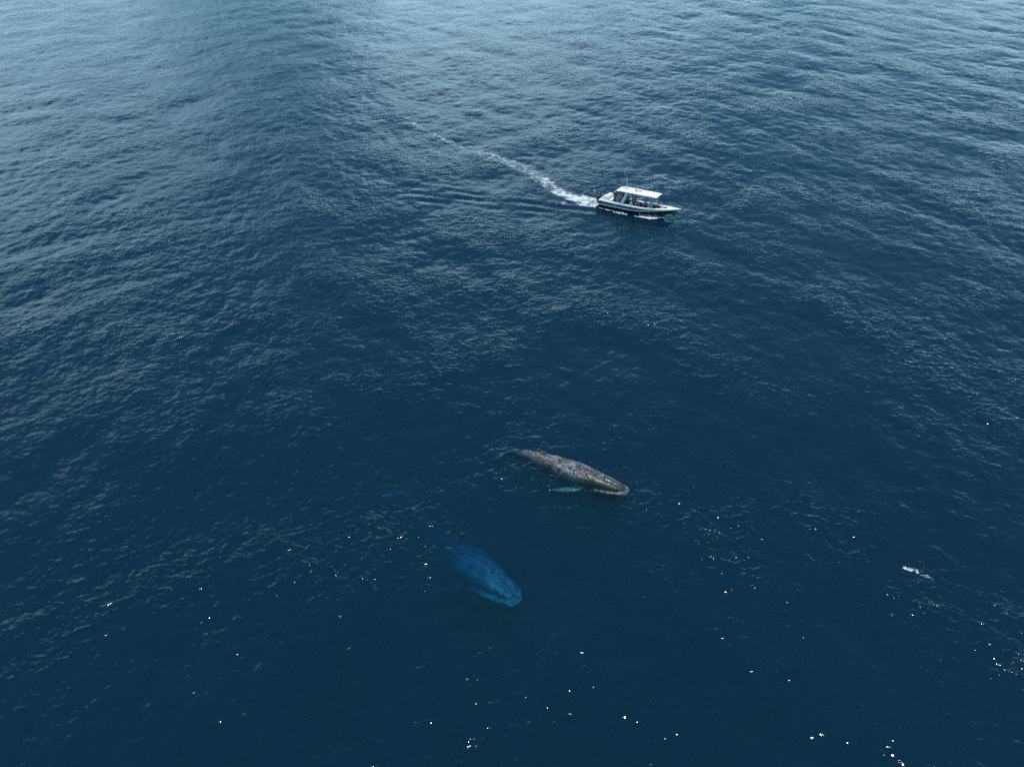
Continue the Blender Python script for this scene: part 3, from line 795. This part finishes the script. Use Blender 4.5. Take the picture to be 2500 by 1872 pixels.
def person(label, at, face, pose='stand', h=1.72, shirt='black', pants='black', hair='dark', short=True, sleeves=False, arms=None, lean=0.0, cap=None, badge=None, deck=.44):
    """one figure, facing +x of its own frame, feet (or seat) touching what carries it"""
    k = h / 1.75
    V = lambda x, y, z: Vector((x, y, z)) * k
    if pose == 'stand':
        pel = V(0, 0, .95)
        knees = [V(.03, s * .10, .50) for s in (-1, 1)]; ank = [V(-.01, s * .11, .09) for s in (-1, 1)]
    elif pose == 'sit':
        pel = V(0, 0, .56)
        knees = [V(.42, s * .13, .53) for s in (-1, 1)]; ank = [V(.40, s * .12, .09) for s in (-1, 1)]
    elif pose == 'low':        # seated with legs stretched out
        pel = V(0, 0, .11)
        knees = [V(.40, s * .12, .30) for s in (-1, 1)]; ank = [V(.72, s * .12, .07) for s in (-1, 1)]
    else:                      # kneeling upright
        pel = V(0, 0, .55)
        knees = [V(.12, s * .14, .07) for s in (-1, 1)]; ank = [V(-.34, s * .12, .07) for s in (-1, 1)]
    R = Matrix.Rotation(lean, 3, 'Y')
    T = lambda x, y, z: pel + (R @ Vector((x, y, z))) * k          # torso frame
    hips = [T(0, s * .09, -.03) for s in (-1, 1)]; sho = [T(0, s * .185, .43) for s in (-1, 1)]
    arms = arms or [((.03, -.06, -.28), (.10, -.05, -.53)), ((.03, .06, -.28), (.10, .05, -.53))]
    elb = [sho[i] + (R @ Vector(arms[i][0])) * k for i in (0, 1)]; wri = [sho[i] + (R @ Vector(arms[i][1])) * k for i in (0, 1)]
    hd = T(.035, 0, .70)
    def torso(bm, g):
        ball_bm(bm, T(0, 0, .30), (k * (.105 + g), k * (.165 + g), k * (.22 + g)), 14, 10, R)
        ball_bm(bm, T(0, 0, .12), (k * (.095 + g), k * (.14 + g), k * (.18 + g)), 14, 10, R)
        tube_bm(bm, [sho[0], T(0, 0, .455), sho[1]], [k * (.058 + g), k * (.075 + g), k * (.058 + g)], 10)
    def pelvis(bm, g): ball_bm(bm, T(0, 0, 0), (k * (.115 + g), k * (.16 + g), k * (.13 + g)), 14, 10, R)
    bm = bmesh.new()
    torso(bm, 0); pelvis(bm, 0)
    tube_bm(bm, [T(0, 0, .42), T(.01, 0, .50), hd], [k * .07, k * .056, k * .05], 10)
    ball_bm(bm, hd, (k * .098, k * .076, k * .118), 14, 10, R)
    ball_bm(bm, hd + (R @ Vector((.100, 0, -.012))) * k, (k * .022, k * .014, k * .022), 6, 5)
    ball_bm(bm, hd + (R @ Vector((.072, 0, -.085))) * k, (k * .030, k * .034, k * .024), 8, 6)
    for s in (-1, 1): ball_bm(bm, hd + (R @ Vector((-.005, s * .078, -.005))) * k, (k * .020, k * .010, k * .028), 6, 5)
    for i, s in enumerate((-1, 1)):
        tube_bm(bm, [hips[i], hips[i].lerp(knees[i], .5), knees[i]], [k * .088, k * .078, k * .056], 10)
        tube_bm(bm, [knees[i], knees[i].lerp(ank[i], .35), ank[i]], [k * .056, k * .056, k * .036], 10)
        fd = Vector((1, 0, -.25)) if pose != 'kneel' else Vector((-1, 0, -.1))
        if pose == 'low': fd = Vector((.35, 0, 1))
        tube_bm(bm, [ank[i] - Vector((.04, 0, .04)) * k, ank[i] + fd * .09 * k + Vector((0, 0, -.02)) * k, ank[i] + fd * .19 * k], [k * .04, k * .042, k * .024], 8)
        tube_bm(bm, [sho[i], sho[i].lerp(elb[i], .5), elb[i]], [k * .052, k * .047, k * .040], 10)
        tube_bm(bm, [elb[i], elb[i].lerp(wri[i], .35), wri[i]], [k * .040, k * .040, k * .027], 10)
        d = (wri[i] - elb[i]).normalized(); sd = d.cross(Vector((0, s, 0.2))).normalized(); up = sd.cross(d)
        ball_bm(bm, wri[i] + d * .05 * k, k * .036, 8, 6)
        for j, ln in enumerate((.070, .082, .076, .060)):
            o = wri[i] + d * .075 * k + sd * (j - 1.5) * .021 * k
            tube_bm(bm, [o, o + d * ln * .5 * k + up * .006 * k, o + d * ln * k + up * .026 * k], [k * .011, k * .010, k * .008], 6)
        o = wri[i] + d * .03 * k - sd * .03 * k
        tube_bm(bm, [o, o + (d * .6 - sd * .8) * .035 * k, o + (d - sd * .5) * .065 * k], [k * .013, k * .012, k * .009], 6)
    me = fused(bm, .0125, 3, .4); me.name = 'person'; me.materials.append(SK)
    o = link(bpy.data.objects.new('person', me))
    o['label'] = label; o['category'] = 'person'; o['group'] = 'people riding on the tour boat'
    p = BM @ Vector((at[0], at[1], deck)); 
    o.matrix_world = Matrix.Translation(p) @ Matrix.Rotation(BOAT['psi'] + face, 4, 'Z')
    def part(name, fn, mat, vox=.02):
        bm = bmesh.new(); fn(bm); m2 = fused(bm, vox, 3, .4); m2.materials.append(mat); m2.name = name
        c = bpy.data.objects.new(name, m2); link(c, o); return c
    def f_shirt(bm):
        torso(bm, .016)
        for i in (0, 1):
            e = wri[i] if sleeves else sho[i].lerp(elb[i], .72)
            if sleeves: tube_bm(bm, [sho[i], elb[i], wri[i].lerp(elb[i], .06)], [k * .070, k * .058, k * .042], 10)
            else: tube_bm(bm, [sho[i], e], [k * .068, k * .066], 10)
    part('shirt', f_shirt, CL[shirt])
    def f_pants(bm):
        pelvis(bm, .014)
        for i in (0, 1):
            if short: tube_bm(bm, [hips[i], hips[i].lerp(knees[i], .88)], [k * .104, k * .088], 10)
            else: tube_bm(bm, [hips[i], knees[i], knees[i].lerp(ank[i], .93)], [k * .104, k * .074, k * .058], 10)
    part('shorts' if short else 'trousers', f_pants, CL[pants])
    part('hair', lambda bm: (ball_bm(bm, hd + (R @ Vector((-.022, 0, .026))) * k, (k * .098, k * .086, k * .108), 12, 9),
                             ball_bm(bm, hd + (R @ Vector((-.055, 0, -.03))) * k, (k * .055, k * .075, k * .08), 10, 7)), HAIR[hair])
    for s in (-1, 1):
        bm = bmesh.new(); ball_bm(bm, hd + (R @ Vector((.088, s * .032, .012))) * k, k * .012, 6, 5); from_bm('eye', bm, EYE, o)
    if cap: part('cap', lambda bm: (ball_bm(bm, hd + (R @ Vector((-.012, 0, .07))) * k, (k * .106, k * .092, k * .075), 12, 8),
                                    ball_bm(bm, hd + (R @ Vector((.10, 0, .055))) * k, (k * .07, k * .07, k * .016), 10, 6)), CL[cap])
    if badge:
        bm = bmesh.new(); box_bm(bm, T(.125, -.05, .30), (.02 * k, .17 * k, .075 * k), R, .006); from_bm('shirt_print', bm, CL[badge], o)
    return o

HP = math.pi / 2
up_hold = [((.14, -.10, -.20), (.30, .04, -.10)), ((.14, .10, -.20), (.30, -.04, -.10))]
lap = [((.06, -.07, -.27), (.28, -.04, -.36)), ((.06, .07, -.27), (.28, .04, -.36))]
prop = [((-.10, -.05, -.25), (-.22, -.08, -.46)), ((-.10, .05, -.25), (-.22, .08, -.46))]
person('person in dark clothing standing aftmost on the boat, under the canopy rear edge', (1.98, .10), -HP, h=1.76, shirt='black', pants='black', short=False, sleeves=True, badge='cream')
person('person in olive grey shirt and grey shorts standing just aft of the near arch pillar', (2.62, -.48), -HP * .8, h=1.66, shirt='olive', pants='grey', hair='brown')
person('person in grey blue shirt beside the one in olive shirt', (2.98, -.15), -HP * 1.1, h=1.70, shirt='greyblue', pants='charcoal', arms=up_hold)
person('person in white cap standing behind the arch pillar on the far side', (2.95, .62), -.4, h=1.70, shirt='charcoal', pants='navy', cap='white', arms=up_hold)
person('person in teal grey shirt standing just forward of the near arch pillar', (3.78, .12), -HP * .7, h=1.70, shirt='teal', pants='teal', short=False)
person('person in navy clothing seated low at the helm console', (4.06, -.32), 0.0, pose='sit', h=1.66, shirt='navy', pants='navy', short=False, sleeves=True, arms=[((.14, -.08, -.20), (.40, .0, -.10)), ((.14, .08, -.20), (.40, .0, -.10))], deck=.47)
person('broad person in black standing at the near side, white print on chest', (5.28, -.66), -HP * .75, h=1.80, shirt='black', pants='black', short=False, sleeves=True, badge='white')
person('person in pale cap standing behind the broad one in black', (4.72, .45), -HP * .6, h=1.74, shirt='charcoal', pants='charcoal', cap='grey')
person('person in mauve shirt and dark shorts seated amidships aft of the ladder posts', (6.60, .18), -HP * .5, pose='sit', h=1.68, shirt='mauve', pants='black', hair='dark', arms=lap, deck=.40)
person('person in grey shirt with bare arms seated just forward of the ladder posts', (7.46, .22), -HP * .35, pose='sit', h=1.70, shirt='grey', pants='wine', hair='dark', arms=lap, deck=.40)
person('person in black hooded top kneeling near the bow', (8.62, -.22), .5, pose='kneel', h=1.74, shirt='black', pants='black', short=False, sleeves=True, arms=up_hold)
person('person in pale pink top sitting with bare legs stretched out at the bow', (8.95, .28), -.5, pose='low', h=1.66, shirt='pink', pants='white', hair='fair', arms=prop, lean=-.35, deck=.90)

# things lying aboard
RED = principled('red_orange_nylon', (0.52, 0.045, 0.02), 0.7, vary=0.12, vscale=10)
lj = thing('life_vest', 'red orange life vest hung slanting on the seat back beside the person in black', 'life vest')
lj.matrix_world = BM @ Matrix.Translation((5.98, -.62, 1.0)) @ Matrix.Rotation(.32, 4, 'Y') @ Matrix.Scale(1.15, 4)
for s in (-1, 1):
    bm = bmesh.new(); box_bm(bm, (.0, s * .125, .10), (.13, .21, .60), None, .045); from_bm('front_panel', bm, RED, lj, True)
bm = bmesh.new(); tube_bm(bm, [(-.02, -.12, .38), (-.05, -.10, .50), (-.05, .10, .50), (-.02, .12, .38)], [.05, .06, .06, .05], 8); from_bm('collar', bm, RED, lj, True)
for z in (0.0, .2):
    bm = bmesh.new(); box_bm(bm, (.068, 0, z), (.012, .44, .035)); from_bm('strap', bm, CL['black'], lj)
bm = bmesh.new(); box_bm(bm, (0, 0, 0), (.26, .16, .10), None, .03)
tw = from_bm('towel', bm, CL['white'], None, True); tw['label'] = 'small folded white towel on the bench before the kneeling person in black'; tw['category'] = 'towel'
tw.matrix_world = BM @ Matrix.Translation((8.35, .30, .90))

# ------------------------------------------------------------------ foam
rsn = np.random.RandomState(5); LAT = rsn.rand(256, 256)
def vnoise(x, y):
    ix = np.floor(x).astype(int); iy = np.floor(y).astype(int); fx = x - ix; fy = y - iy
    fx = fx * fx * (3 - 2 * fx); fy = fy * fy * (3 - 2 * fy)
    g = lambda a, b: LAT[a % 256, b % 256]
    return (g(ix, iy) * (1 - fx) + g(ix + 1, iy) * fx) * (1 - fy) + (g(ix, iy + 1) * (1 - fx) + g(ix + 1, iy + 1) * fx) * fy
def fbm(x, y, o=4):
    v = 0; a = .5; 
    for i in range(o): v = v + a * vnoise(x * 2 ** i + 17 * i, y * 2 ** i + 31 * i); a *= .5
    return v / (1 - .5 ** o)

def foam_material():
    m = bpy.data.materials.new('sea_foam'); m.use_nodes = True
    nt = m.node_tree; N = nt.nodes; L = nt.links; N.clear()
    out = N.new('ShaderNodeOutputMaterial'); tr = N.new('ShaderNodeBsdfTransparent'); df = N.new('ShaderNodeBsdfDiffuse'); mx = N.new('ShaderNodeMixShader')
    df.inputs['Color'].default_value = (.76, .82, .86, 1)
    at = N.new('ShaderNodeAttribute'); at.attribute_name = 'cover'
    tc = N.new('ShaderNodeTexCoord'); no = N.new('ShaderNodeTexNoise'); no.inputs['Scale'].default_value = 7.0; no.inputs['Detail'].default_value = 4
    L.new(tc.outputs['Object'], no.inputs['Vector'])
    a = N.new('ShaderNodeMath'); a.operation = 'MULTIPLY_ADD'; a.inputs[1].default_value = 1.6; a.inputs[2].default_value = -.8
    L.new(no.outputs['Fac'], a.inputs[0])
    b = N.new('ShaderNodeMath'); b.operation = 'ADD'; b.use_clamp = True; L.new(a.outputs[0], b.inputs[0]); L.new(at.outputs['Fac'], b.inputs[1])
    c = N.new('ShaderNodeMath'); c.operation = 'MULTIPLY'; c.use_clamp = True; L.new(b.outputs[0], c.inputs[0]); 
    d = N.new('ShaderNodeMapRange'); d.inputs['From Max'].default_value = .35; L.new(at.outputs['Fac'], d.inputs['Value']); L.new(d.outputs[0], c.inputs[1])
    L.new(c.outputs[0], mx.inputs['Fac']); L.new(tr.outputs[0], mx.inputs[1]); L.new(df.outputs[0], mx.inputs[2]); L.new(mx.outputs[0], out.inputs['Surface'])
    return m
FOAM = foam_material()

def foam(name, path, label, cat=None, kind='stuff', step=.11, seed=0, froth=.06, scale=1.4, drops=0):
    """foam hugging the water along a path of (x, y, half width, cover, lace)"""
    P = np.array([tuple(r) + (0,) * (6 - len(r)) for r in path], float); seg = np.hypot(np.diff(P[:, 0]), np.diff(P[:, 1])); S = np.concatenate([[0], np.cumsum(seg)])
    n = max(4, int(S[-1] / step)); s = np.linspace(0, S[-1], n)
    sm = lambda j: np.convolve(np.pad(np.interp(s, S, P[:, j]), 8, 'edge'), np.ones(17) / 17, 'valid')
    cx, cy, hw, cv, lc, hz = [sm(j) for j in range(6)]
    tx, ty = np.gradient(cx), np.gradient(cy); q = np.hypot(tx, ty); tx /= q; ty /= q
    W = hw.max(); m = int(2 * W / step) + 2; d = np.linspace(-W, W, m)
    Sg, Dg = np.meshgrid(s, d, indexing='ij')
    X = cx[:, None] - ty[:, None] * Dg; Y = cy[:, None] + tx[:, None] * Dg
    mean = np.stack([X, Y], -1)
    prof = np.clip(1 - (np.abs(Dg) / hw[:, None]) ** 2, -1, 1)
    n1 = fbm(X * scale + seed * 7.3, Y * scale + seed * 3.1, 4); n2 = fbm(X * .45 + 9 + seed, Y * .45 + 4, 3)
    ridge = 1 - np.abs(2 * fbm(X * scale * 1.1 + 40 + 1.2 * n2, Y * scale * 1.1 + 11, 3) - 1) * 3.2
    lace = lc[:, None]
    tex = (n1 - .5) * 2.2 * (1 - lace) + (ridge * 1.2 - .75) * lace + (n2 - .5) * .9
    c = cv[:, None] * (0.35 + 0.65 * prof) + tex * .85 - .25
    c = np.where(prof <= 0, -1, c * np.clip(prof * 3, 0, 1))
    c = np.clip(c * 1.2, 0, 1)
    c = np.maximum(c, hz[:, None] * np.clip(prof, 0, 1) ** .7 * np.clip(.2 + 1.6 * (n2 * .6 + n1 * .4 - .15), 0, 1.2))
    V = sea_points(X.ravel(), Y.ravel(), .035)
    V[:, 2] += (c * froth * (.4 + 1.2 * n1)).ravel()
    idx = np.arange(n * m).reshape(n, m)
    F = np.stack([idx[:-1, :-1], idx[1:, :-1], idx[1:, 1:], idx[:-1, 1:]], -1).reshape(-1, 4)
    cc = c.ravel(); F = F[cc[F].max(1) > .02]
    used = np.unique(F); remap = -np.ones(n * m, int); remap[used] = np.arange(len(used))
    V = V[used]; F = remap[F]; cc = cc[used]
    if drops:
        rs = np.random.RandomState(seed + 77); DV = []; DF = []; DC = []
        hot = np.where(cc > .75)[0]
        for k in rs.choice(hot, min(drops, len(hot))):
            p = V[k] + np.array([rs.normal() * .1, rs.normal() * .1, abs(rs.normal()) * .16 + .03]); r = rs.uniform(.018, .05); b0 = len(V) + len(DV)
            for a in ((1, 0, 0), (-1, 0, 0), (0, 1, 0), (0, -1, 0), (0, 0, 1), (0, 0, -1)): DV.append(p + np.array(a) * r); DC.append(1.0)
            for a, b, e in ((0, 2, 4), (2, 1, 4), (1, 3, 4), (3, 0, 4), (2, 0, 5), (1, 2, 5), (3, 1, 5), (0, 3, 5)): DF.append((b0 + a, b0 + b, b0 + e))
        V = np.concatenate([V, np.array(DV)]); cc = np.concatenate([cc, np.array(DC)])
        F = [tuple(f) for f in F] + DF
    o = from_arrays(name, V, F, FOAM)
    a = o.data.attributes.new('cover', 'FLOAT', 'POINT'); a.data.foreach_set('value', cc.astype(np.float32))
    o['label'] = label
    if kind: o['kind'] = kind
    if cat: o['category'] = cat
    return o

wake = [(12.9, 109.2, 1.1, 1.35, 0.0, .55), (11.5, 110.1, 1.4, 1.2, 0.0, .5), (8.9, 111.8, 1.7, .92, .1, .42), (6.7, 114.6, 1.5, .66, .25, .34), (3.8, 120.6, 1.5, .44, .4, .26), (2.2, 123.6, 1.6, .38, .6, .20),
        (0.0, 126.5, 1.7, .34, .8, .13), (-4.7, 130.5, 1.4, .32, .95, .12), (-7.6, 133.8, 1.0, .34, .95, .10), (-12.1, 138.6, .8, .32, 1, .08), (-16.1, 144.4, .7, .26, 1, .06), (-20, 151, .6, .15, 1, .03)]
foam('wake_foam', wake, 'white foam trail curving back from the boat stern', step=.12, seed=1, froth=.16, drops=500)
def on_boat(x, y):
    p = BM @ Vector((x, y, 0)); return p.x, p.y
foam('wake_foam', [(*on_boat(-.2, -1.0), .5, 1.0, .2), (*on_boat(-1.6, -1.5), .7, .8, .3), (*on_boat(-3.2, -2.2), .8, .6, .4), (*on_boat(-5.5, -3.0), .7, .45, .7), (*on_boat(-8, -3.6), .5, .1, .8)],
     'lacy foam streak beside the main wake on the near side', step=.09, seed=2)
foam('wake_foam', [(*on_boat(1.6, 1.5), .15, .12, .9), (*on_boat(.6, 2.1), .25, .26, .95), (*on_boat(-1.4, 3.2), .4, .32, 1), (*on_boat(-4, 4.2), .3, .2, 1)],
     'thin foam arc thrown off the far side of the stern', step=.08, seed=3)
foam('bow_wave', [(*on_boat(9.75, -.12), .12, .8, .1), (*on_boat(9.2, -.52), .24, 1.3, 0), (*on_boat(8.5, -.98), .30, 1.3, 0), (*on_boat(7.6, -1.32), .28, 1.0, .1), (*on_boat(6.7, -1.5), .22, .62, .3), (*on_boat(5.6, -1.56), .2, .35, .6)],
     'white bow wave foaming along the near side of the hull', step=.06, seed=4, froth=.10, scale=2.2, drops=120)
foam('bow_wave', [(*on_boat(5.2, -1.62), .2, .3, .8), (*on_boat(4.2, -1.6), .3, .5, .8), (*on_boat(2.8, -1.5), .34, .55, .8), (*on_boat(1.2, -1.36), .22, .5, .6), (*on_boat(0, -1.3), .3, .7, .3)],
     'lacy foam line along the near hull side towards the stern', step=.06, seed=5, scale=2.2)
foam('bow_wave', [(*on_boat(9.7, .12), .12, .8, .1), (*on_boat(9.1, .60), .25, 1.2, 0), (*on_boat(8.2, 1.2), .3, 1.0, .2), (*on_boat(6.5, 1.8), .3, .6, .5), (*on_boat(4, 2.4), .3, .3, .8)],
     'white bow wave foaming along the far side of the hull', step=.08, seed=6, scale=2.0)
foam('foam_patch', [(28.3, 40.5, .10, .85, 0), (28.7, 40.35, .20, 1.0, .2), (29.2, 40.05, .26, .6, .8), (29.65, 39.6, .22, .5, .8), (30.1, 39.15, .12, .5, .5)],
     'small patch of broken white foam alone on open water', cat='foam', kind='thing', step=.035, seed=7, froth=.05, scale=4.0)
